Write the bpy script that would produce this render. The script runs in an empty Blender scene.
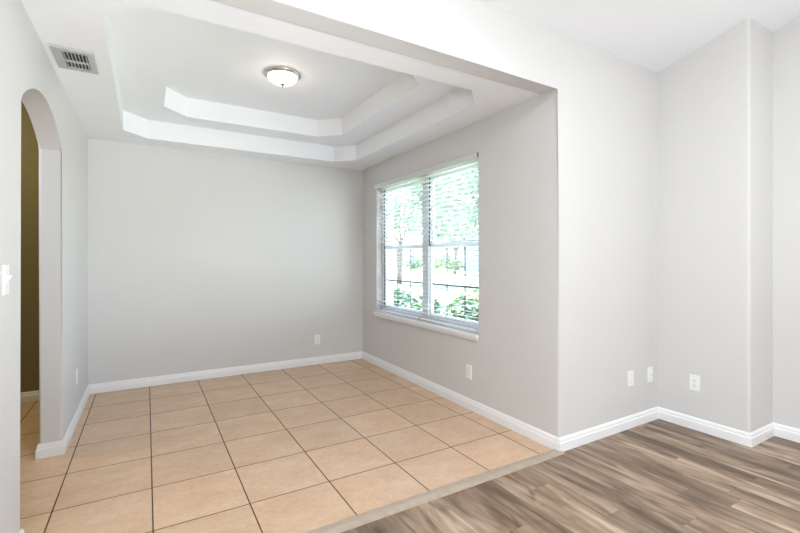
import bpy, bmesh, math, random
from mathutils import Vector, Matrix
random.seed(7)
sc = bpy.context.scene
COL = sc.collection

# ------------------------------------------------------------------ camera
F_PX, YAW, HORIZON, CAM_H = 427.142, 0.535509793, 258.949, 1.29
cam_d = bpy.data.cameras.new('camera')
cam_d.sensor_width = 36.0
cam_d.lens = 36.0 * F_PX / 800.0
cam_d.shift_y = -(533 / 2 - HORIZON) / 800.0
cam_d.clip_start = 0.02
cam_d.clip_end = 400
cam = bpy.data.objects.new('camera', cam_d)
cam.location = (0, 0, CAM_H)
cam.rotation_euler = (math.pi / 2, 0, -YAW)
COL.objects.link(cam)
sc.camera = cam

# ------------------------------------------------------------------ sky, sun, fill lamps, exposure
world = bpy.data.worlds.new('sky')
sc.world = world
world.use_nodes = True
wn = world.node_tree
wn.nodes.clear()
w_out = wn.nodes.new('ShaderNodeOutputWorld')
w_bg = wn.nodes.new('ShaderNodeBackground')
w_sky = wn.nodes.new('ShaderNodeTexSky')
w_sky.sky_type = 'NISHITA'
w_sky.sun_disc = False
w_sky.sun_elevation = math.radians(48)
w_sky.sun_rotation = math.radians(-12)
w_sky.air_density = 1.0
w_sky.dust_density = 1.0
w_sky.ozone_density = 1.0
w_bg.inputs['Strength'].default_value = 1.8
wn.links.new(w_sky.outputs[0], w_bg.inputs[0])
wn.links.new(w_bg.outputs[0], w_out.inputs[0])

def lamp(name, kind, loc, direction, energy, color, **kw):
    d = bpy.data.lights.new(name, kind)
    d.energy = energy
    d.color = color
    for k, v in kw.items():
        setattr(d, k, v)
    o = bpy.data.objects.new(name, d)
    o.location = loc
    o.rotation_euler = Vector(direction).to_track_quat('-Z', 'Y').to_euler()
    COL.objects.link(o)
    return o
lamp('sun', 'SUN', (-5, 25, 30), (0.16, -0.72, -0.68), 38.0, (1.0, 0.96, 0.90), angle=0.02)
# added fill lamps without a seen source: from overhead, from the right
# and left walls, upward in place of floor bounce, and in the hall
FILL_TINT = (0.90, 0.955, 1.0)
lamp('living_top_fill', 'AREA', (1.2, -0.5, 3.1), (0, 0, -1), 98.0, FILL_TINT, shape='RECTANGLE', size=1.0, size_y=1.0)  # added overhead fill, no fixture known there
lamp('side_fill', 'AREA', (3.9, -0.6, 1.3), (-1, 0, 0), 4.0, FILL_TINT, shape='RECTANGLE', size=2.2, size_y=2.0)  # added fill along the right wall, no window seen
lamp('left_fill', 'AREA', (-0.46, -0.9, 1.2), (1, 0, 0), 38.0, FILL_TINT, shape='RECTANGLE', size=1.6, size_y=2.0)  # added fill along the left wall, no door seen
lamp('ceiling_fill', 'AREA', (1.5, -1.6, 0.8), (0, 0.0, 1), 62.0, FILL_TINT, shape='RECTANGLE', size=3.0, size_y=2.0)  # unseen up-light added in place of floor bounce
lamp('dining_fill', 'AREA', (1.1, -0.8, 0.35), (-1.15, 4.0, 1.85), 11.5, FILL_TINT, shape='RECTANGLE', size=1.2, size_y=0.6, spread=0.95)  # added beam passing under the header to brighten the dining ceiling
lamp('hall_fill', 'AREA', (-1.35, 3.9, 3.0), (0, 0, -1), 19.0, (1.0, 0.89, 0.58), shape='RECTANGLE', size=0.4, size_y=0.4)  # warm fill added to lift the dark hall

vs = sc.view_settings
sc.display_settings.display_device = 'sRGB'
vs.view_transform = 'Standard'
vs.look = 'None'
vs.exposure = 0.09
vs.gamma = 1.0
vs.use_curve_mapping = False

# ------------------------------------------------------------------ helpers
def tag(o, label=None, cat=None, group=None, kind=None):
    if label: o['label'] = label
    if cat: o['category'] = cat
    if group: o['group'] = group
    if kind: o['kind'] = kind
    return o

def link(name, bm, mat, parent=None, kind=None, smooth=False, loc=None):
    bmesh.ops.recalc_face_normals(bm, faces=bm.faces[:])
    me = bpy.data.meshes.new(name)
    bm.to_mesh(me)
    bm.free()
    if mat is not None:
        for m in (mat if isinstance(mat, (list, tuple)) else [mat]):
            me.materials.append(m)
    if smooth:
        for p in me.polygons:
            p.use_smooth = True
    o = bpy.data.objects.new(name, me)
    COL.objects.link(o)
    if loc: o.location = loc
    if parent: o.parent = parent
    if kind: o['kind'] = kind
    return o

def empty(name, loc, rot=(0, 0, 0), label=None, cat=None, group=None):
    o = bpy.data.objects.new(name, None)
    o.empty_display_size = 0.05
    o.location = loc
    o.rotation_euler = rot
    COL.objects.link(o)
    return tag(o, label, cat, group)

def box(bm, a, b, mat_index=0):
    (x0, y0, z0), (x1, y1, z1) = a, b
    v = [bm.verts.new(p) for p in ((x0, y0, z0), (x1, y0, z0), (x1, y1, z0), (x0, y1, z0),
                                   (x0, y0, z1), (x1, y0, z1), (x1, y1, z1), (x0, y1, z1))]
    fs = []
    for f in ((0, 3, 2, 1), (4, 5, 6, 7), (0, 1, 5, 4), (1, 2, 6, 5), (2, 3, 7, 6), (3, 0, 4, 7)):
        fc = bm.faces.new([v[i] for i in f])
        fc.material_index = mat_index
        fs.append(fc)
    return fs

def bevel_box(a, b, r, seg=2):
    bm = bmesh.new()
    box(bm, a, b)
    bmesh.ops.bevel(bm, geom=bm.edges[:], offset=r, segments=seg, profile=0.5, affect='EDGES')
    return bm

def extrude_poly(bm, pts, vec):
    """closed polygon pts (3d) swept along vec"""
    n = len(pts)
    v0 = [bm.verts.new(p) for p in pts]
    v1 = [bm.verts.new(Vector(p) + Vector(vec)) for p in pts]
    bm.faces.new(v0)
    bm.faces.new(list(reversed(v1)))
    for i in range(n):
        j = (i + 1) % n
        bm.faces.new((v0[j], v0[i], v1[i], v1[j]))
    return v0, v1

def bevel_where(bm, test, r, seg=4):
    es = [e for e in bm.edges if test(e.verts[0].co, e.verts[1].co)]
    if es:
        bmesh.ops.bevel(bm, geom=es, offset=r, segments=seg, profile=0.5, affect='EDGES')

def lathe(bm, prof, n=32, mat_index=0):
    rings = []
    for r, z in prof:
        if r < 1e-6:
            rings.append([bm.verts.new((0, 0, z))])
        else:
            rings.append([bm.verts.new((r * math.cos(2 * math.pi * k / n), r * math.sin(2 * math.pi * k / n), z)) for k in range(n)])
    for a, b in zip(rings, rings[1:]):
        if len(a) == 1 and len(b) == 1: continue
        for k in range(n):
            k2 = (k + 1) % n
            if len(a) == 1: f = bm.faces.new((a[0], b[k], b[k2]))
            elif len(b) == 1: f = bm.faces.new((a[k], a[k2], b[0]))
            else: f = bm.faces.new((a[k], a[k2], b[k2], b[k]))
            f.material_index = mat_index
            f.smooth = True

def tube(bm, p0, p1, r0, r1=None, n=8):
    if r1 is None: r1 = r0
    p0, p1 = Vector(p0), Vector(p1)
    d = (p1 - p0).normalized()
    u = d.orthogonal().normalized()
    w = d.cross(u)
    A = [bm.verts.new(p0 + (u * math.cos(2 * math.pi * k / n) + w * math.sin(2 * math.pi * k / n)) * r0) for k in range(n)]
    B = [bm.verts.new(p1 + (u * math.cos(2 * math.pi * k / n) + w * math.sin(2 * math.pi * k / n)) * r1) for k in range(n)]
    for k in range(n):
        k2 = (k + 1) % n
        f = bm.faces.new((A[k], A[k2], B[k2], B[k]))
        f.smooth = True
    bm.faces.new(list(reversed(A)))
    bm.faces.new(B)

# ------------------------------------------------------------------ materials
def srgb(r, g, b):
    def c(x):
        x /= 255.0
        return x / 12.92 if x <= 0.04045 else ((x + 0.055) / 1.055) ** 2.4
    return (c(r), c(g), c(b), 1.0)

class NT:
    def __init__(s, name):
        s.m = bpy.data.materials.new(name)
        s.m.use_nodes = True
        s.t = s.m.node_tree
        s.b = s.t.nodes['Principled BSDF']
        s.out = s.t.nodes['Material Output']
    def n(s, kind, **kw):
        nd = s.t.nodes.new(kind)
        for k, v in kw.items(): setattr(nd, k, v)
        return nd
    def l(s, a, b): s.t.links.new(a, b)
    def math(s, op, a, b=None, c=None):
        nd = s.n('ShaderNodeMath', operation=op)
        for i, x in enumerate((a, b, c)):
            if x is None: continue
            if isinstance(x, (int, float)): nd.inputs[i].default_value = x
            else: s.l(x, nd.inputs[i])
        return nd.outputs[0]
    def ramp(s, fac, stops):
        nd = s.n('ShaderNodeValToRGB')
        cr = nd.color_ramp
        while len(cr.elements) < len(stops): cr.elements.new(0.5)
        for e, (p, c) in zip(cr.elements, stops):
            e.position = p
            e.color = c
        s.l(fac, nd.inputs[0])
        return nd.outputs[0]
    def mix(s, fac, a, b, mode='MIX'):
        nd = s.n('ShaderNodeMix', data_type='RGBA', blend_type=mode)
        for i, x in ((0, fac), (6, a), (7, b)):
            if isinstance(x, (int, float)): nd.inputs[i].default_value = x
            elif isinstance(x, tuple): nd.inputs[i].default_value = x
            else: s.l(x, nd.inputs[i])
        return nd.outputs[2]
    def noise(s, vec, scale, detail=3.0, rough=0.55):
        nd = s.n('ShaderNodeTexNoise')
        nd.inputs['Scale'].default_value = scale
        nd.inputs['Detail'].default_value = detail
        nd.inputs['Roughness'].default_value = rough
        if vec is not None: s.l(vec, nd.inputs['Vector'])
        return nd.outputs[0]
    def pos(s):
        return s.n('ShaderNodeNewGeometry').outputs['Position']
    def bump(s, h, strength, dist):
        nd = s.n('ShaderNodeBump')
        nd.inputs['Strength'].default_value = strength
        nd.inputs['Distance'].default_value = dist
        s.l(h, nd.inputs['Height'])
        s.l(nd.outputs[0], s.b.inputs['Normal'])

def plain(name, col, rough=0.5, metal=0.0, spec=0.5, var=0.03, scale=6.0):
    """one colour with a faint procedural mottling"""
    t = NT(name)
    n = t.noise(t.pos(), scale, 3.0)
    dk = tuple(c * (1 - var) for c in col[:3]) + (1,)
    lt = tuple(min(1, c * (1 + var)) for c in col[:3]) + (1,)
    t.l(t.ramp(n, [(0.3, dk), (0.7, lt)]), t.b.inputs['Base Color'])
    t.b.inputs['Roughness'].default_value = rough
    t.b.inputs['Metallic'].default_value = metal
    t.b.inputs['Specular IOR Level'].default_value = spec
    return t.m

def painted(name, col, bump=0.12, scale=140.0, rough=0.62):
    """rolled paint on orange-peel plaster"""
    t = NT(name)
    n = t.noise(t.pos(), 1.3, 2.0)
    dk = tuple(c * 0.985 for c in col[:3]) + (1,)
    t.l(t.ramp(n, [(0.35, dk), (0.65, col)]), t.b.inputs['Base Color'])
    t.b.inputs['Roughness'].default_value = rough
    t.b.inputs['Specular IOR Level'].default_value = 0.25
    t.bump(t.noise(t.pos(), scale, 2.0), bump, 0.002)
    return t.m

M_WALL = painted('wall_paint', (0.70, 0.688, 0.676, 1))
M_CEIL = painted('ceiling_paint', (0.90, 0.91, 0.925, 1), bump=0.2, scale=90)
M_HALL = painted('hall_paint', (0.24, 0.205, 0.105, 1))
M_TRIM = plain('white_trim', (0.90, 0.90, 0.905, 1), rough=0.32, var=0.01)
M_VINYL = plain('white_vinyl', (0.90, 0.90, 0.90, 1), rough=0.35, var=0.01)
M_PLATE = plain('white_plastic', (0.90, 0.90, 0.895, 1), rough=0.3, var=0.01)
M_SLOT = plain('dark_slot', (0.03, 0.03, 0.03, 1), rough=0.6)
M_SCREW = plain('painted_screw', (0.6, 0.6, 0.58, 1), rough=0.35, metal=0.4)
M_GAP_BRACKET = plain('gap_shade_and_bracket', (0.06, 0.065, 0.07, 1), rough=0.6)  # near-black for the painted frame-gap shade and the valance bracket
M_SLAT = NT('white_slat')
M_SLAT.b.inputs['Base Color'].default_value = (0.90, 0.90, 0.90, 1)
M_SLAT.b.inputs['Roughness'].default_value = 0.4
M_SLAT.bump(M_SLAT.noise(M_SLAT.pos(), 60, 2.0), 0.03, 0.001)
_tl = M_SLAT.n('ShaderNodeBsdfTranslucent'); _tl.inputs[0].default_value = (0.9, 0.9, 0.9, 1)
_mx = M_SLAT.n('ShaderNodeMixShader'); _mx.inputs[0].default_value = 0.25
M_SLAT.l(M_SLAT.b.outputs[0], _mx.inputs[1]); M_SLAT.l(_tl.outputs[0], _mx.inputs[2]); M_SLAT.l(_mx.outputs[0], M_SLAT.out.inputs[0])
M_SLAT = M_SLAT.m
M_CORD = plain('white_cord', (0.75, 0.75, 0.73, 1), rough=0.8, scale=200)
M_NICKEL = plain('brushed_nickel', (0.62, 0.57, 0.52, 1), rough=0.26, metal=1.0, var=0.06, scale=40)
M_VENTGREY = plain('grey_vent_metal', (0.47, 0.49, 0.48, 1), rough=0.45, var=0.03)
M_DUCT_SHADE = plain('duct_shade_black', (0.015, 0.015, 0.015, 1), rough=0.8)

def glass_mat():
    t = NT('window_glass')
    t.t.nodes.remove(t.b)
    tr = t.n('ShaderNodeBsdfTransparent')
    tr.inputs[0].default_value = (0.95, 0.97, 0.965, 1)
    gl = t.n('ShaderNodeBsdfGlossy')
    gl.inputs['Roughness'].default_value = 0.02
    lw = t.n('ShaderNodeLayerWeight')
    mx = t.n('ShaderNodeMixShader')
    t.l(t.math('MULTIPLY_ADD', t.math('POWER', lw.outputs['Facing'], 5.0), 0.5, 0.025), mx.inputs[0])
    t.l(tr.outputs[0], mx.inputs[1])
    t.l(gl.outputs[0], mx.inputs[2])
    t.l(mx.outputs[0], t.out.inputs[0])
    return t.m
M_GLASS = glass_mat()

def shade_mat():
    t = NT('lit_frosted_glass')
    t.b.inputs['Base Color'].default_value = (0.9, 0.88, 0.84, 1)
    t.b.inputs['Roughness'].default_value = 0.35
    n = t.noise(t.pos(), 25, 2.0)
    t.l(t.ramp(n, [(0.3, (1.0, 0.80, 0.62, 1)), (0.7, (1.0, 0.84, 0.68, 1))]), t.b.inputs['Emission Color'])
    t.b.inputs['Emission Strength'].default_value = 16.0
    return t.m
M_SHADE = shade_mat()

TX, TY, TS = -0.4154, 2.3393, 0.4422          # grout grid
def tile_mat():
    t = NT('beige_ceramic_tile')
    sep = t.n('ShaderNodeSeparateXYZ')
    p = t.pos()
    t.l(p, sep.inputs[0])
    u = t.math('DIVIDE', t.math('SUBTRACT', sep.outputs[0], TX - 20 * TS), TS)
    v = t.math('DIVIDE', t.math('SUBTRACT', sep.outputs[1], TY - 20 * TS), TS)
    def edge(w):
        fr = t.math('FRACT', w)
        return t.math('MULTIPLY', t.math('MINIMUM', fr, t.math('SUBTRACT', 1.0, fr)), TS)
    dist = t.math('MINIMUM', edge(u), edge(v))
    ids = t.n('ShaderNodeCombineXYZ')
    t.l(t.math('FLOOR', u), ids.inputs[0])
    t.l(t.math('FLOOR', v), ids.inputs[1])
    wn_ = t.n('ShaderNodeTexWhiteNoise', noise_dimensions='3D')
    t.l(ids.outputs[0], wn_.inputs['Vector'])
    shift = t.n('ShaderNodeVectorMath', operation='MULTIPLY_ADD')
    t.l(wn_.outputs['Color'], shift.inputs[0])
    shift.inputs[1].default_value = (9, 9, 9)
    t.l(p, shift.inputs[2])
    mp = t.n('ShaderNodeMapping')
    mp.inputs['Scale'].default_value = (0.75, 1.25, 1)
    mp.inputs['Rotation'].default_value = (0, 0, 0.5)
    t.l(shift.outputs[0], mp.inputs[0])
    n1 = t.noise(mp.outputs[0], 5.0, 7.0, 0.66)
    n2 = t.noise(shift.outputs[0], 34.0, 4.0, 0.6)
    c1 = t.ramp(n1, [(0.28, (0.56, 0.36, 0.225, 1)), (0.5, (0.65, 0.445, 0.295, 1)), (0.72, (0.72, 0.55, 0.41, 1))])
    c2 = t.mix(0.30, c1, t.ramp(n2, [(0.3, (0.52, 0.325, 0.20, 1)), (0.7, (0.75, 0.57, 0.42, 1))]))
    tone = t.math('MULTIPLY_ADD', wn_.outputs['Value'], 0.10, 0.95)
    tc = t.n('ShaderNodeCombineXYZ')
    for i in range(3): t.l(tone, tc.inputs[i])
    c3 = t.mix(1.0, c2, tc.outputs[0], 'MULTIPLY')
    # grout line 5 mm wide
    g = t.n('ShaderNodeMapRange', interpolation_type='SMOOTHSTEP')
    g.inputs['From Min'].default_value = 0.0023
    g.inputs['From Max'].default_value = 0.0038
    t.l(dist, g.inputs['Value'])
    col = t.mix(g.outputs[0], (0.055, 0.032, 0.018, 1), c3)
    t.l(col, t.b.inputs['Base Color'])
    t.l(t.math('MULTIPLY_ADD', n2, 0.12, t.math('MULTIPLY_ADD', g.outputs[0], -0.35, 0.70)), t.b.inputs['Roughness'])
    t.b.inputs['Specular IOR Level'].default_value = 0.45
    h = t.n('ShaderNodeMapRange', interpolation_type='SMOOTHSTEP')
    h.inputs['From Min'].default_value = 0.001
    h.inputs['From Max'].default_value = 0.007
    t.l(dist, h.inputs['Value'])
    t.bump(t.math('MULTIPLY_ADD', n2, 0.10, h.outputs[0]), 0.5, 0.003)
    return t.m
M_TILE = tile_mat()

PW, PL, PX, PY = 0.127, 1.22, 2.236, 1.161    # plank width, length, one edge, one end
def plank_mat():
    t = NT('grey_brown_plank')
    sep = t.n('ShaderNodeSeparateXYZ')
    p = t.pos()
    t.l(p, sep.inputs[0])
    u = t.math('DIVIDE', t.math('SUBTRACT', sep.outputs[0], PX - 60 * PW), PW)
    row = t.math('FLOOR', u)
    rn = t.n('ShaderNodeTexWhiteNoise', noise_dimensions='1D')
    t.l(row, rn.inputs['W'])
    v = t.math('ADD', t.math('DIVIDE', t.math('SUBTRACT', sep.outputs[1], PY - 40 * PL), PL), rn.outputs['Value'])
    idn = t.n('ShaderNodeCombineXYZ')
    t.l(row, idn.inputs[0])
    t.l(t.math('FLOOR', v), idn.inputs[1])
    wn_ = t.n('ShaderNodeTexWhiteNoise', noise_dimensions='3D')
    t.l(idn.outputs[0], wn_.inputs['Vector'])
    shift = t.n('ShaderNodeVectorMath', operation='MULTIPLY_ADD')
    t.l(wn_.outputs['Color'], shift.inputs[0])
    shift.inputs[1].default_value = (7, 7, 7)
    t.l(p, shift.inputs[2])
    def grain(sx, sy, scale, detail, dist=0.0):
        mp = t.n('ShaderNodeMapping')
        mp.inputs['Scale'].default_value = (sx, sy, 1)
        t.l(shift.outputs[0], mp.inputs[0])
        nd = t.n('ShaderNodeTexNoise')
        nd.inputs['Scale'].default_value = scale
        nd.inputs['Detail'].default_value = detail
        nd.inputs['Distortion'].default_value = dist
        t.l(mp.outputs[0], nd.inputs['Vector'])
        return nd.outputs[0]
    broad = grain(1.0, 0.15, 13.0, 2.5, 0.7)
    fine = grain(1.0, 0.06, 80.0, 5.0, 0.4)
    knot = grain(1.0, 0.28, 9.0, 5.0, 1.6)
    dark, mid, light = (0.105, 0.064, 0.038, 1), (0.255, 0.174, 0.117, 1), (0.42, 0.32, 0.235, 1)
    c = t.ramp(broad, [(0.33, dark), (0.50, mid), (0.68, light)])
    c = t.mix(0.16, c, t.ramp(fine, [(0.32, (0.16, 0.105, 0.07, 1)), (0.62, (0.44, 0.345, 0.26, 1))]))
    c = t.mix(t.ramp(knot, [(0.54, (0, 0, 0, 1)), (0.70, (0.8, 0.8, 0.8, 1))]), c, (0.13, 0.08, 0.05, 1))
    tone = t.ramp(wn_.outputs['Value'], [(0.0, (0.70, 0.68, 0.66, 1)), (0.45, (0.97, 0.96, 0.95, 1)), (0.8, (1.12, 1.12, 1.12, 1)), (1.0, (1.7, 1.78, 1.86, 1))])
    c = t.mix(1.0, c, tone, 'MULTIPLY')
    def edge(w, size):
        fr = t.math('FRACT', w)
        return t.math('MULTIPLY', t.math('MINIMUM', fr, t.math('SUBTRACT', 1.0, fr)), size)
    dist = t.math('MINIMUM', edge(u, PW), edge(v, PL))
    g = t.n('ShaderNodeMapRange', interpolation_type='SMOOTHSTEP')
    g.inputs['From Min'].default_value = 0.0004
    g.inputs['From Max'].default_value = 0.0018
    t.l(dist, g.inputs['Value'])
    c = t.mix(t.math('MULTIPLY_ADD', g.outputs[0], 0.5, 0.5), (0.09, 0.06, 0.04, 1), c)
    t.l(c, t.b.inputs['Base Color'])
    t.b.inputs['Roughness'].default_value = 0.36
    t.b.inputs['Specular IOR Level'].default_value = 0.3
    t.bump(t.math('MULTIPLY_ADD', fine, 0.25, g.outputs[0]), 0.25, 0.0015)
    return t.m
M_PLANK = plank_mat()
M_THRESH = plain('greige_threshold', (0.43, 0.35, 0.28, 1), rough=0.4, var=0.10, scale=18)

# ------------------------------------------------------------------ room dimensions
XL, XLO = -0.480, -0.598       # left wall faces
XR, XRO = 2.412, 2.640         # dining right wall faces
XRF = 2.375                    # its near end (the wall runs very slightly out of square)
YB = 5.018                     # dining back wall
YF, YFO = 1.915, 2.065         # header wall faces
XE = 3.570                     # living wall right of the opening
YJ, XJ = 1.300, 3.950          # the jog
ZC = 2.44                      # dining ceiling
YR = -3.15                     # rear of the living room
def xr(y): return XRF + (XR - XRF) * (y - YF) / (YB - YF)
def zc(y): return 2.80 + 0.25 * (YF - y)

# ------------------------------------------------------------------ floors
bm = bmesh.new(); box(bm, (-2.2, YF - 0.01, -0.1), (XRO, YB + 0.16, 0.0))
link('floor', bm, M_TILE, kind='structure')
bm = bmesh.new(); box(bm, (-2.2, YR - 0.1, -0.1), (XLO, YF - 0.01, 0.0))
link('floor.001', bm, M_TILE, kind='structure')
bm = bmesh.new(); box(bm, (XLO, YR - 0.1, -0.1), (XJ + 0.2, YF - 0.01, 0.0))
link('floor.002', bm, M_PLANK, kind='structure')

# ------------------------------------------------------------------ walls
# left wall with the arched opening
SP, RISE, A0, A1 = 2.005, 0.172, 2.484, 3.568
half = (A1 - A0) / 2; rad = (half * half + RISE * RISE) / (2 * RISE); ang = math.asin(half / rad)
arc = []
for k in range(25):
    a = -ang + 2 * ang * k / 24
    arc.append((A0 + half + rad * math.sin(a), SP + RISE - rad + rad * math.cos(a)))
prof = [(YR, 0), (A0, 0)] + arc + [(A1, 0), (YB, 0), (YB, 3.07), (YF - 1.08, 3.07), (YR, zc(YR) + 0.02)]
bm = bmesh.new()
extrude_poly(bm, [(XL, y, z) for y, z in prof], (XLO - XL, 0, 0))
def arch_edge(a, b):
    if abs(a.x - b.x) > 1e-5: return False
    for p in (a, b):
        if not (A0 - 1e-4 <= p.y <= A1 + 1e-4 and p.z <= SP + RISE + 1e-4): return False
    if abs(a.z) < 1e-6 and abs(b.z) < 1e-6: return False
    return True
bevel_where(bm, arch_edge, 0.012, 3)
link('wall_left', bm, M_WALL, kind='structure')

# back wall of the dining room
bm = bmesh.new(); box(bm, (XLO, YB, 0), (XRO, YB + 0.15, ZC + 0.45))
link('wall_back', bm, M_WALL, kind='structure')

# right wall of the dining room with the window opening
W0, W1, WZ0, WZ1 = 2.735, 4.612, 0.655, 2.185
bm = bmesh.new()
ys = [YFO, W0, W1, YB]; zs = [0, WZ0, WZ1, ZC + 0.45]
grid = {}
for side in (0, 1):
    for i, y in enumerate(ys):
        x = XRO if side else xr(y)
        for j, z in enumerate(zs):
            grid[side, i, j] = bm.verts.new((x, y, z))
for side in (0, 1):
    for i in range(3):
        for j in range(3):
            if (i, j) == (1, 1): continue
            q = [grid[side, i, j], grid[side, i + 1, j], grid[side, i + 1, j + 1], grid[side, i, j + 1]]
            bm.faces.new(q if side == 0 else q[::-1])
def rim(loop):
    for a, b in zip(loop, loop[1:] + loop[:1]):
        bm.faces.new((grid[0, a[0], a[1]], grid[0, b[0], b[1]], grid[1, b[0], b[1]], grid[1, a[0], a[1]]))
rim([(1, 1), (2, 1), (2, 2), (1, 2)])
rim([(0, 0), (1, 0), (2, 0), (3, 0), (3, 1), (3, 2), (3, 3), (2, 3), (1, 3), (0, 3), (0, 2), (0, 1)])
link('wall_right', bm, M_WALL, kind='structure')

# header over the wide opening and the pier right of it
bm = bmesh.new()
zt = zc(YF) + 0.02
extrude_poly(bm, [(XL, YF, ZC), (XL, YF, zt), (XE, YF, zt), (XE, YF, 0), (XRF, YF, 0), (XRF, YF, ZC)], (0, YFO - YF, 0))
def open_edge(a, b):
    if abs(a.y - YF) > 1e-5 or abs(b.y - YF) > 1e-5: return False
    return (abs(a.x - XRF) < 1e-5 and abs(b.x - XRF) < 1e-5) or (abs(a.z - ZC) < 1e-5 and abs(b.z - ZC) < 1e-5)
bevel_where(bm, open_edge, 0.016, 4)
link('wall_front', bm, M_WALL, kind='structure')

# living-room wall with the jog
bm = bmesh.new()
pl = [(XE, YFO), (XE, YJ), (XJ, YJ), (XJ, YR), (XJ + 0.15, YR), (XJ + 0.15, YFO)]
v0, v1 = extrude_poly(bm, [(x, y, 0) for x, y in pl], (0, 0, 1))
for v in v1: v.co.z = zc(v.co.y) + 0.02
bevel_where(bm, lambda a, b: all(abs(p.x - XE) < 1e-5 and abs(p.y - YJ) < 1e-5 for p in (a, b)), 0.018, 4)
link('wall_right.001', bm, M_WALL, kind='structure')

# rear wall behind the camera
bm = bmesh.new()
ztop = zc(YR) + 0.05
extrude_poly(bm, [(XLO, YR, 0), (XJ + 0.15, YR, 0), (XJ + 0.15, YR, ztop), (XLO, YR, ztop)], (0, -0.12, 0))
link('wall_rear', bm, M_WALL, kind='structure')

# hall behind the arch
bm = bmesh.new(); box(bm, (-2.2, YB + 0.012, 0), (XLO, YB + 0.16, 3.05))
link('wall_hall', bm, M_HALL, kind='structure')
bm = bmesh.new(); box(bm, (-2.3, YR - 0.1, 0), (-2.15, YB + 0.16, 3.05))
link('wall_hall.001', bm, M_HALL, kind='structure')
bm = bmesh.new(); box(bm, (-2.15, -1.1, 0), (XLO, -1.0, 3.05))
link('wall_hall.002', bm, M_HALL, kind='structure')

# ------------------------------------------------------------------ ceilings
def octo(x0, x1, y0, y1, c, z):
    return [(x0 + c, y0, z), (x1 - c, y0, z), (x1, y0 + c, z), (x1, y1 - c, z), (x1 - c, y1, z), (x0 + c, y1, z), (x0, y1 - c, z), (x0, y0 + c, z)]
T1, T2 = 2.618, 2.797
bm = bmesh.new()
outer = [bm.verts.new(p) for p in ((XL, YFO - 0.14, ZC), (XR, YFO - 0.14, ZC), (XR, YB, ZC), (XL, YB, ZC))]
for v in outer[:2]: v.co.y = YFO - 0.002
o1 = [bm.verts.new(p) for p in octo(-0.178, 2.098, 2.255, 4.735, 0.195, ZC)]
o1t = [bm.verts.new(p) for p in octo(-0.178, 2.098, 2.255, 4.735, 0.195, T1)]
o2 = [bm.verts.new(p) for p in octo(0.130, 1.795, 2.545, 4.445, 0.200, T1)]
o2t = [bm.verts.new(p) for p in octo(0.130, 1.795, 2.545, 4.445, 0.200, T2)]
def ring(a, b):
    for k in range(8):
        bm.faces.new((a[k], a[(k + 1) % 8], b[(k + 1) % 8], b[k]))
A, B, Cc, D = outer
for f in ((A, B, o1[1], o1[0]), (B, o1[2], o1[1]), (B, Cc, o1[3], o1[2]), (Cc, o1[4], o1[3]), (Cc, D, o1[5], o1[4]),
          (D, o1[6], o1[5]), (D, A, o1[7], o1[6]), (A, o1[0], o1[7])):
    bm.faces.new(f)
ring(o1, o1t); ring(o1t, o2); ring(o2, o2t)
bm.faces.new(o2t)
link('ceiling', bm, M_CEIL, kind='structure')
bm = bmesh.new(); box(bm, (XLO, YFO, T2 + 0.01), (XRO, YB + 0.15, T2 + 0.12))      # roof deck over the tray
link('ceiling.001', bm, M_CEIL, kind='structure')
bm = bmesh.new()
extrude_poly(bm, [(XLO, YFO + 0.3, zc(YFO + 0.3) + 0.06), (XLO, YF, zc(YF)), (XLO, YR - 0.12, zc(YR - 0.12)), (XLO, YR - 0.12, zc(YR) + 0.2), (XLO, YFO + 0.3, zc(YF) + 0.2)], (XJ + 0.15 - XLO, 0, 0))
link('ceiling.002', bm, M_CEIL, kind='structure')
bm = bmesh.new(); box(bm, (-2.3, -1.1, 3.05), (XLO, YB + 0.16, 3.15))
link('ceiling.003', bm, M_CEIL, kind='structure')

# ------------------------------------------------------------------ baseboards
BPROF = [(0, 0), (0.015, 0), (0.015, 0.056), (0.0135, 0.061), (0.0105, 0.064), (0.0105, 0.074), (0.0085, 0.082), (0.0055, 0.088), (0.0035, 0.092), (0, 0.092)]
def baseboard(names, pts, start=None, end=None):
    """pts walk with the room on the right hand; mitred at each corner"""
    P = [Vector((x, y, 0)) for x, y in pts]
    dirs = [(b - a).normalized() for a, b in zip(P, P[1:])]
    nrm = [Vector((d.y, -d.x, 0)) for d in dirs]
    offs = []
    for i in range(len(P)):
        if i == 0: offs.append(nrm[0])
        elif i == len(P) - 1: offs.append(nrm[-1])
        else:
            s = nrm[i - 1] + nrm[i]
            offs.append(s / (1 + nrm[i - 1].dot(nrm[i])))
    for i, nm in enumerate(names):
        bm = bmesh.new()
        a = [bm.verts.new(P[i] + offs[i] * (t + 0.0006) + Vector((0, 0, z + 0.0006))) for t, z in BPROF]
        b = [bm.verts.new(P[i + 1] + offs[i + 1] * (t + 0.0006) + Vector((0, 0, z + 0.0006))) for t, z in BPROF]
        n = len(a)
        for k in range(n):
            k2 = (k + 1) % n
            bm.faces.new((a[k], a[k2], b[k2], b[k]))
        bm.faces.new(a[::-1]); bm.faces.new(b)
        link(nm, bm, M_TRIM, kind='structure')
baseboard(['baseboard_hall.001', 'baseboard_left', 'baseboard_left.001', 'baseboard_back', 'baseboard_right', 'baseboard_front', 'baseboard_right.001', 'baseboard_right.002', 'baseboard_right.003'],
          [(XLO, YB + 0.01), (XLO, A1), (XL, A1), (XL, YB), (XR, YB), (XRF, YF), (XE, YF), (XE, YJ), (XJ, YJ), (XJ, YR)])
baseboard(['baseboard_left.002', 'baseboard_left.003', 'baseboard_hall.002'], [(XL, YR), (XL, A0), (XLO, A0), (XLO, -1.0)])
baseboard(['baseboard_hall'], [(-2.15, YB + 0.012), (XLO, YB + 0.012)])

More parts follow.
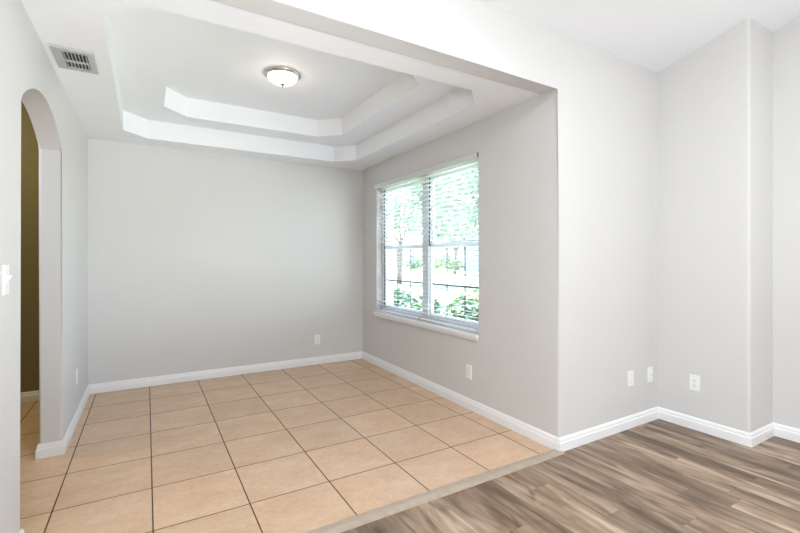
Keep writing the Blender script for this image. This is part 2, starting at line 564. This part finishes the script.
# threshold strip between tile and planks
bm = bmesh.new()
sec = [(1.872, 0.0), (1.874, 0.005), (1.908, 0.0125), (1.940, 0.0115), (1.948, 0.008), (1.950, 0.0)]
extrude_poly(bm, [(XL + 0.001, y, z + 0.0005) for y, z in sec], (XRF + 0.004 - XL, 0, 0))
link('trim_1', bm, M_THRESH, kind='structure')

# ------------------------------------------------------------------ window
win = bpy.data.objects.new('window_1', None)
win.location = (2.50, (W0 + W1) / 2, WZ0)
win['kind'] = 'structure'
COL.objects.link(win)
def wpart(name, boxes, mat, r=0.0):
    bm = bmesh.new()
    for a, b in boxes:
        box(bm, tuple(Vector(a) - win.location), tuple(Vector(b) - win.location))
    if r: bmesh.ops.bevel(bm, geom=bm.edges[:], offset=r, segments=2, profile=0.5, affect='EDGES')
    return link(name, bm, mat, win)
MU0, MU1 = 3.605, 3.715
fx0, fx1 = 2.480, 2.545
wpart('window_frame', [((fx0, W0 + .001, WZ0 + .002), (fx1, W0 + 0.05, WZ1 - .002)), ((fx0, W1 - 0.05, WZ0 + .002), (fx1, W1 - .001, WZ1 - .002)),
                       ((fx0, W0 + 0.05, WZ0 + .002), (fx1, W1 - 0.05, WZ0 + 0.045)), ((fx0, W0 + 0.05, WZ1 - 0.045), (fx1, W1 - 0.05, WZ1 - .002)),
                       ((fx0 - 0.006, MU0, WZ0 + 0.045), (fx1, MU1, WZ1 - 0.045))], M_VINYL, 0.003)
for y0, y1 in ((W0 + 0.05, MU0), (MU1, W1 - 0.05)):
    zm = 1.425
    wpart('lower_sash', [((2.492, y0, WZ0 + 0.045), (2.515, y0 + 0.028, zm + 0.02)), ((2.492, y1 - 0.028, WZ0 + 0.045), (2.515, y1, zm + 0.02)),
                         ((2.492, y0 + .028, WZ0 + 0.045), (2.515, y1 - .028, WZ0 + 0.085)), ((2.490, y0 + .028, zm - 0.02), (2.517, y1 - .028, zm + 0.02))], M_VINYL, 0.002)
    wpart('upper_sash', [((2.517, y0, zm - 0.015), (2.538, y0 + 0.022, WZ1 - 0.045)), ((2.517, y1 - 0.022, zm - 0.015), (2.538, y1, WZ1 - 0.045)),
                         ((2.518, y0 + .022, zm - 0.015), (2.538, y1 - .022, zm + 0.012)), ((2.517, y0 + .022, WZ1 - 0.075), (2.538, y1 - .022, WZ1 - 0.045))], M_VINYL, 0.002)
    wpart('glass_pane', [((2.502, y0 + 0.026, WZ0 + 0.082), (2.505, y1 - 0.026, zm - 0.018))], M_GLASS)
    wpart('glass_pane', [((2.526, y0 + 0.020, zm + 0.010), (2.529, y1 - 0.020, WZ1 - 0.072))], M_GLASS)
    yy = [y0 + (y1 - y0) * k / 3 for k in (1, 2)]
    wpart('window_grid', [((2.5055, y - 0.008, WZ0 + 0.083), (2.510, y + 0.008, zm - 0.018)) for y in yy] +
          [((2.5058, y0 + 0.026, 1.028), (2.5105, y1 - 0.026, 1.044))], plain('grey_grid_bar', (0.12, 0.13, 0.14, 1), rough=0.5))
    # dark strip painting the shadow gap between frame and sash
    wpart('gap_shade', [((2.482, y1 - 0.016, WZ0 + 0.05 if y1 > 4 else zm), (2.4915, y1 - 0.0005, WZ1 - 0.05))], M_GAP_BRACKET)
# stool and apron under the blind
bm = bevel_box(tuple(Vector((2.362, W0 + 0.002, WZ0 - 0.030)) - win.location), tuple(Vector((2.4785, W1 - 0.002, WZ0 - 0.001)) - win.location), 0.004, 2)
link('window_sill', bm, M_TRIM, win)
bm = bevel_box(tuple(Vector((2.373, W0 + 0.006, WZ0 - 0.054)) - win.location), tuple(Vector((2.3845, W1 - 0.006, WZ0 - 0.030)) - win.location), 0.003, 2)
link('window_apron', bm, M_TRIM, win)

# ------------------------------------------------------------------ horizontal blind
bl = empty('window_blind', (2.44, (W0 + W1) / 2, WZ0 + 0.001), label='wide white horizontal slat blind lowered and open in the window', cat='blind')
def bp(name, bm_, mat, smooth=False):
    bmesh.ops.translate(bm_, verts=bm_.verts[:], vec=-bl.location)
    return link(name, bm_, mat, bl, smooth=smooth)
B0, B1 = W0 + 0.006, W1 - 0.010
bm = bmesh.new()
box(bm, (2.380, W0 + 0.020, 2.138), (2.397, W1 + 0.012, 2.186))
box(bm, (2.397, W1 - 0.001, 2.138), (2.3995, W1 + 0.012, 2.186))
bmesh.ops.bevel(bm, geom=bm.edges[:], offset=0.0025, segments=2, profile=0.5, affect='EDGES')
bp('valance', bm, M_SLAT)
bp('headrail', bevel_box((2.412, B0, 2.146), (2.468, B1, 2.183), 0.002, 1), M_SLAT)
bm = bmesh.new(); box(bm, (2.3865, W0 + 0.003, 2.146), (2.410, W0 + 0.017, 2.182)); bp('valance_bracket', bm, M_GAP_BRACKET)
bm = bmesh.new(); box(bm, (2.3815, 3.648, 2.150), (2.3838, 3.656, 2.197)); box(bm, (2.3815, 3.648, 2.1865), (2.396, 3.656, 2.189)); bp('valance_clip', bm, plain('clear_clip', (0.5, 0.5, 0.5, 1), rough=0.2))
slat_z = []
z = 2.118
while z > WZ0 + 0.045:
    slat_z.append(z); z -= 0.0445
bm = bmesh.new()
for z in slat_z:
    # gently crowned 50 mm slat, tipped a few degrees
    prof = []
    for k in range(5):
        u = -1 + k / 2
        prof.append((2.440 + 0.0245 * u, z + 0.0022 * (1 - u * u) - 0.0025 * u))
    top = [(x, zz + 0.0014) for x, zz in prof]; bot = [(x, zz - 0.0014) for x, zz in prof]
    extrude_poly(bm, [(x, B0, zz) for x, zz in top + bot[::-1]], (0, B1 - B0, 0))
bp('slats', bm, M_SLAT)
bp('bottom_rail', bevel_box((2.416, B0, WZ0 + 0.004), (2.464, B1, WZ0 + 0.022), 0.003, 2), M_SLAT)
for y in (B0 + 0.14, B0 + 0.66, B1 - 0.66, B1 - 0.14):
    bm = bmesh.new()
    for x in (2.4135, 2.4665): tube(bm, (x, y, WZ0 + 0.02), (x, y, 2.148), 0.0008, n=5)
    bp('ladder_cord', bm, M_CORD)
bm = bmesh.new()
tube(bm, (2.404, 3.665, 0.70), (2.404, 3.665, 2.142), 0.0010, n=5); bp('lift_cord', bm, M_CORD)
bm = bmesh.new()
lathe(bm, [(0, 0.02), (0.004, 0.018), (0.0075, 0.0), (0.0075, -0.012), (0, -0.014)], 12)
bmesh.ops.translate(bm, verts=bm.verts[:], vec=(2.404, 3.665, 0.682)); bp('cord_tassel', bm, plain('grey_tassel', (0.42, 0.41, 0.39, 1), rough=0.4))

# ------------------------------------------------------------------ ceiling light
cl = empty('ceiling_light', (0.955, 3.485, T2 - 0.0005), label='round flush ceiling light with lit frosted bowl and nickel rim', cat='ceiling light')
bm = bmesh.new()
lathe(bm, [(0, 0), (0.145, 0), (0.1475, -0.003), (0.1475, -0.007), (0.1445, -0.013), (0.136, -0.020), (0.1255, -0.0245), (0.117, -0.0245), (0.114, -0.020), (0, -0.018)], 48)
link('rim', bm, M_NICKEL, cl, smooth=True)
bm = bmesh.new()
lathe(bm, [(0.1155, -0.0205)] + [(0.1155 * math.cos(a), -0.0235 - 0.058 * math.sin(a)) for a in [math.pi / 2 * k / 10 for k in range(11)]], 48)
link('glass_bowl', bm, M_SHADE, cl, smooth=True)
bm = bmesh.new()
lathe(bm, [(0, -0.0805), (0.021, -0.081), (0.023, -0.085), (0.010, -0.089), (0.011, -0.094), (0.008, -0.101), (0, -0.103)], 20)
link('finial', bm, plain('aged_nickel', (0.26, 0.19, 0.14, 1), rough=0.55, metal=0.3), cl, smooth=True)

# ------------------------------------------------------------------ air vent
vx0, vx1, vy0, vy1 = -0.452, -0.254, 2.918, 3.228
av = empty('air_vent', ((vx0 + vx1) / 2, (vy0 + vy1) / 2, ZC - 0.0008), label='grey metal louvred air vent in the ceiling above the arch', cat='air vent')
hw, hl = (vx1 - vx0) / 2, (vy1 - vy0) / 2
sx0, sx1, sy = -0.050, 0.066, 0.115
bm = bmesh.new()
O = [(-hw, -hl), (hw, -hl), (hw, hl), (-hw, hl)]; I = [(sx0, -sy), (sx1, -sy), (sx1, sy), (sx0, sy)]
rows = []
for pts, z in ((O, 0.0), (O, -0.004), ([(x * 0.95, y * 0.965) for x, y in O], -0.010), (I, -0.011), (I, 0.0)):
    rows.append([bm.verts.new((x, y, z)) for x, y in pts])
for a, b in zip(rows, rows[1:]):
    for k in range(4): bm.faces.new((a[k], a[(k + 1) % 4], b[(k + 1) % 4], b[k]))
link('frame', bm, M_VENTGREY, av)
bm = bmesh.new(); box(bm, (sx0 + .0005, -sy + .0005, -0.002), (sx1 - .0005, sy - .0005, -0.0004)); link('duct_shade', bm, M_DUCT_SHADE, av)  # flat near-black plate painting the shade of an open duct
for k in range(7):
    x = sx0 + (sx1 - sx0) * (k + 0.5) / 7
    bm = bmesh.new()
    extrude_poly(bm, [(x - 0.0030, -sy + .0005, -0.0115), (x - 0.0015, -sy + .0005, -0.0125), (x + 0.0024, -sy + .0005, -0.0035), (x + 0.0014, -sy + .0005, -0.0025)], (0, 2 * sy - .001, 0))
    link('louver', bm, M_VENTGREY, av)
bm = bmesh.new(); box(bm, (sx0 + .0005, 0.012, -0.0135), (sx1 - .0005, 0.018, -0.0025)); link('cross_bar', bm, M_VENTGREY, av)
for y in (-hl * 0.9, hl * 0.9):
    bm = bmesh.new(); lathe(bm, [(0, -0.0125), (0.004, -0.012), (0.0045, -0.009)], 10); bmesh.ops.translate(bm, verts=bm.verts[:], vec=(0, y * 0.98, 0)); link('screw', bm, M_SCREW, av)

# ------------------------------------------------------------------ wall plates (local frame: plate in XZ, facing -Y)
def plate_base(name, loc, rz, label, cat, group=None, w=0.072, h=0.118):
    r = empty(name, loc, (0, 0, rz), label, cat, group)
    bm = bmesh.new(); box(bm, (-w / 2, -0.0062, -h / 2), (w / 2, -0.0005, h / 2))
    es = [e for e in bm.edges if all(v.co.y < -0.005 for v in e.verts)]
    bmesh.ops.bevel(bm, geom=es, offset=0.003, segments=2, profile=0.5, affect='EDGES')
    link('plate', bm, M_PLATE, r)
    return r
def screw(r, x, z, y=-0.0062):
    bm = bmesh.new(); lathe(bm, [(0.0032, 0.0), (0.0030, 0.001), (0, 0.0014)], 10)
    bmesh.ops.rotate(bm, verts=bm.verts[:], cent=(0, 0, 0), matrix=Matrix.Rotation(math.pi / 2, 3, 'X'))
    bmesh.ops.translate(bm, verts=bm.verts[:], vec=(x, y, z)); link('screw', bm, M_SCREW, r)
def outlet(loc, rz, label, group=None):
    r = plate_base('wall_outlet', loc, rz, label, 'outlet', group)
    for s in (1, -1):
        bm = bmesh.new()
        pts = []
        for k in range(24):
            a = 2 * math.pi * k / 24
            pts.append((0.0172 * math.cos(a), -0.0062, max(-0.0140, min(0.0140, 0.0172 * math.sin(a))) + s * 0.0195))
        extrude_poly(bm, pts, (0, -0.0016, 0))
        sk = link('socket', bm, M_PLATE, r)
        bm = bmesh.new()
        zc_ = s * 0.0195
        box(bm, (-0.0075, -0.0082, zc_ - 0.001), (-0.0052, -0.00785, zc_ + 0.008))
        box(bm, (0.0050, -0.0082, zc_ + 0.000), (0.0073, -0.00785, zc_ + 0.007))
        box(bm, (-0.0024, -0.0082, zc_ - 0.0095), (0.0024, -0.00785, zc_ - 0.0048))
        link('slots', bm, M_SLOT, sk)
    screw(r, 0, 0)
    return r
outlet((1.797, YB, 0.302), 0, 'white wall outlet low on the back wall of the tiled room')
outlet((xr(2.855), 2.855, 0.318), -math.pi / 2, 'white wall outlet low on the wall under the window')
outlet((XE, 1.642, 0.352), -math.pi / 2, 'white wall outlet above the plank floor near the protruding wall corner')
outlet((XL, 4.250, 0.350), math.pi / 2, 'white wall outlet seen edge-on beyond the arched opening')
r = plate_base('wall_plate', (3.190, YF, 0.375), 0, 'blank white wall plate nearer the tiled room, of two beside each other', 'wall plate')
screw(r, 0, 0.030); screw(r, 0, -0.030)
r = plate_base('wall_plate', (3.455, YF, 0.368), 0, 'white wall plate with a raised insert, close to the inside corner', 'wall plate')
bm = bevel_box((-0.0165, -0.0085, -0.033), (0.0165, -0.0062, 0.033), 0.001, 1); link('insert', bm, M_PLATE, r)
bm = bmesh.new(); lathe(bm, [(0.0045, 0), (0.0045, 0.006), (0.003, 0.0065), (0, 0.0065)], 12)
bmesh.ops.rotate(bm, verts=bm.verts[:], cent=(0, 0, 0), matrix=Matrix.Rotation(math.pi / 2, 3, 'X'))
bmesh.ops.translate(bm, verts=bm.verts[:], vec=(0, -0.0085, 0)); link('jack', bm, M_SCREW, r)
screw(r, 0, 0.045); screw(r, 0, -0.045)
r = plate_base('light_switch', (XL, 2.243, 1.208), math.pi / 2, 'white toggle light switch on the wall before the arch', 'light switch')
bm = bmesh.new()
extrude_poly(bm, [(-0.005, -0.0062, -0.010), (-0.005, -0.0062, 0.010), (-0.005, -0.020, 0.019), (-0.005, -0.022, 0.013)], (0.010, 0, 0)); link('toggle', bm, M_PLATE, r)
screw(r, 0, 0.030); screw(r, 0, -0.030)

# ------------------------------------------------------------------ outdoors
GZ = -0.20
def ground(name, x0, x1, z, mat):
    bm = bmesh.new(); box(bm, (x0, -60, z - 0.2), (x1, 140, z)); return link(name, bm, mat, kind='structure')
M_LAWN = plain('lawn', (0.20, 0.27, 0.14, 1), rough=0.9, var=0.3, scale=3)
M_ROAD = plain('pale_road', (0.42, 0.42, 0.42, 1), rough=0.9, var=0.08, scale=2)
M_WALK = plain('concrete_walk', (0.60, 0.59, 0.57, 1), rough=0.85, var=0.06, scale=3)
ground('ground_lawn', XRO, 130, GZ, M_LAWN)
bm = bmesh.new(); box(bm, (10.4, -60, GZ - 0.1), (12.0, 140, GZ + 0.02)); link('ground_sidewalk', bm, M_WALK, kind='structure')
bm = bmesh.new(); box(bm, (15.0, -60, GZ - 0.1), (24.5, 140, GZ + 0.015)); link('ground_road', bm, M_ROAD, kind='structure')

def leaf_mat(name, c):
    t = NT(name)
    n = t.noise(t.pos(), 5.0, 3.0)
    dk = tuple(x * 0.7 for x in c) + (1,); lt = tuple(min(1, x * 1.35) for x in c) + (1,)
    t.l(t.ramp(n, [(0.3, dk), (0.7, lt)]), t.b.inputs['Base Color'])
    t.b.inputs['Roughness'].default_value = 0.5
    return t.m
M_BARK = plain('bark', (0.20, 0.16, 0.12, 1), rough=0.9, var=0.25, scale=10)
LEAF = [leaf_mat('hedge_leaf', (0.15, 0.235, 0.115)), leaf_mat('yellow_green_leaf', (0.26, 0.33, 0.15)), leaf_mat('tree_leaf', (0.27, 0.33, 0.25))]
def leaves(bm, centres, n, size):
    for _ in range(n):
        (cx, cy, cz), (rx, ry, rz) = random.choice(centres)
        while True:
            d = Vector((random.uniform(-1, 1), random.uniform(-1, 1), random.uniform(-1, 1)))
            if 0.1 < d.length < 1: break
        d = d.normalized() * (0.45 + 0.55 * random.random() ** 0.6)
        p = Vector((cx + d.x * rx, cy + d.y * ry, cz + d.z * rz))
        n_ = (d * 0.7 + Vector((random.uniform(-1, 1), random.uniform(-1, 1), random.uniform(-0.3, 1)))).normalized()
        u = n_.orthogonal().normalized()
        u.rotate(Matrix.Rotation(random.uniform(0, 6.28), 3, n_))
        w = n_.cross(u)
        s = size * random.uniform(0.7, 1.3)
        a, b, c, e = p - u * s, p + w * s * 0.42 + n_ * s * 0.10, p + u * s, p - w * s * 0.42 + n_ * s * 0.10
        va = [bm.verts.new(q) for q in (a, b, c, e)]
        bm.faces.new((va[0], va[1], va[2])); bm.faces.new((va[0], va[2], va[3]))
def no_recalc(name, bm, mat, parent):
    me = bpy.data.meshes.new(name); bm.to_mesh(me); bm.free(); me.materials.append(mat)
    o = bpy.data.objects.new(name, me); COL.objects.link(o); o.parent = parent
    return o
def shrub(x, y, r, h, mat, n, label, size=0.055):
    root = empty('garden_shrub', (x, y, GZ), label=label, cat='shrub', group='shrubs outside the window')
    bm = bmesh.new()
    leaves(bm, [((0, 0, h * 0.56), (r, r * 1.05, h * 0.42)), ((r * .3, r * .3, h * 0.6), (r * .7, r * .7, h * 0.42)), ((-r * .25, -r * .4, h * 0.5), (r * .75, r * .7, h * 0.42))], n, size)
    no_recalc('foliage', bm, mat, root)
    bm = bmesh.new()
    for k in range(7):
        a = k * 0.9
        tube(bm, (0.03 * math.cos(a), 0.03 * math.sin(a), 0), (r * 0.6 * math.cos(a), r * 0.6 * math.sin(a), h * 0.7), 0.014, 0.006, 6)
    link('stems', bm, M_BARK, root)
SH = [(3.58, 3.50, .42, 1.0, 0, 'low dark green shrub at the bottom right corner of the window'),
      (3.62, 4.44, .40, .98, 0, 'dark green shrub outside the right window sash, second along the wall'),
      (4.90, 5.30, .42, 1.08, 1, 'yellow-green shrub rising behind the dark ones outside the right sash'),
      (3.60, 5.38, .40, .94, 0, 'green shrub seen beside the window mullion'),
      (3.66, 6.32, .40, .98, 0, 'green shrub outside the left window sash'),
      (3.70, 7.26, .40, .92, 0, 'green shrub farthest along the house wall')]
for x, y, r, h, m, lab in SH: shrub(x, y, r, h, LEAF[m], 3600, lab)

def tree(x, y, th_, blobs, n, size, mat, label):
    root = empty('garden_tree', (x, y, GZ), label=label, cat='tree', group='trees outside the window')
    bm = bmesh.new()
    leaves(bm, blobs, n, size)
    no_recalc('crown', bm, mat, root)
    bm = bmesh.new()
    tube(bm, (0, 0, 0), (0.1, 0, th_), 0.17, 0.12, 10)
    for (c, r) in blobs: tube(bm, (0.1, 0, th_ - 0.05), (c[0] * .8, c[1] * .8, c[2]), 0.08, 0.03, 7)
    link('trunk', bm, M_BARK, root)
tree(9.7, 10.3, 2.0, [((-.2, 0.8, 3.5), (1.7, 1.9, 1.3)), ((.3, -.6, 3.0), (1.3, 1.3, 1.0)), ((-.6, 1.7, 4.7), (1.6, 1.6, 1.2))], 3000, 0.12, LEAF[2], 'leafy tree whose crown fills the right window sash')
tree(13.0, 22.0, 2.4, [((0, 0, 5.0), (2.6, 2.6, 2.0)), ((1.2, -1.6, 6.2), (2.0, 2.0, 1.7)), ((-1, 1.6, 4.4), (2, 2, 1.4))], 2600, 0.20, LEAF[2], 'tall tree behind the left window sash')
tree(25.8, 33.0, 2.2, [((0, 0, 5.2), (3.2, 3.2, 2.4)), ((1.6, -2.4, 7), (2.6, 2.6, 2.2)), ((-1, 2.4, 6), (2.6, 2.6, 2.4))], 2600, 0.28, LEAF[2], 'distant tree across the road behind the mullion')
tree(27.0, 24.0, 1.6, [((0, 0, 4.0), (2.6, 2.6, 2.4)), ((0.6, -2.4, 5.0), (2.4, 2.4, 2.0))], 2200, 0.25, LEAF[1], 'pale green tree across the road behind the right sash')
for i, (x, y) in enumerate(((30.0, 47.0), (29.5, 42.0), (29.0, 37.5), (29.0, 31.0), (29.5, 26.5))):
    shrub(x, y, 1.5, 1.5 + 0.3 * (i % 2), LEAF[i % 2], 500, ['distant shrub before the house, far left in the window', 'distant yellowish shrub before the house front', 'distant dark shrub across the road beside the mullion',
          'distant yellowish shrub across the road in the right sash', 'distant dark shrub across the road behind the leafy tree'][i], 0.16)

hs = empty('house', (33.0, 50.0, GZ), label='pale single storey house with grey hip roof across the road', cat='house')
M_STUCCO = plain('pale_stucco', (0.55, 0.55, 0.52, 1), rough=0.9)
M_ROOF = plain('grey_shingle', (0.20, 0.20, 0.21, 1), rough=0.9, var=0.15, scale=4)
bm = bmesh.new(); box(bm, (0, -9, 0), (10, 9, 2.9)); link('wall', bm, M_STUCCO, hs)
bm = bmesh.new()
e = [bm.verts.new(p) for p in ((-.6, -9.6, 2.9), (10.6, -9.6, 2.9), (10.6, 9.6, 2.9), (-.6, 9.6, 2.9))]; rg = [bm.verts.new(p) for p in ((5, -4, 5.4), (5, 4, 5.4))]
for f in ((e[0], e[1], rg[0]), (e[1], e[2], rg[1], rg[0]), (e[2], e[3], rg[1]), (e[3], e[0], rg[0], rg[1]), (e[3], e[2], e[1], e[0])): bm.faces.new(f)
link('roof', bm, M_ROOF, hs)
for y in (-6.0, -1.5, 5.5):
    bm = bmesh.new(); box(bm, (-0.06, y - 1.2, 0.9), (-0.001, y + 1.2, 2.4)); wf = link('window', bm, M_TRIM, hs)
    bm = bmesh.new(); box(bm, (-0.075, y - 1.1, 1.0), (-0.0605, y - 0.04, 2.3)); box(bm, (-0.075, y + 0.04, 1.0), (-0.0605, y + 1.1, 2.3)); link('pane', bm, plain('dark_pane', (0.08, 0.10, 0.12, 1), rough=0.1), wf)
bm = bmesh.new(); box(bm, (-0.05, 1.5, 0), (-0.001, 2.5, 2.1)); link('front_door', bm, M_ROOF, hs)
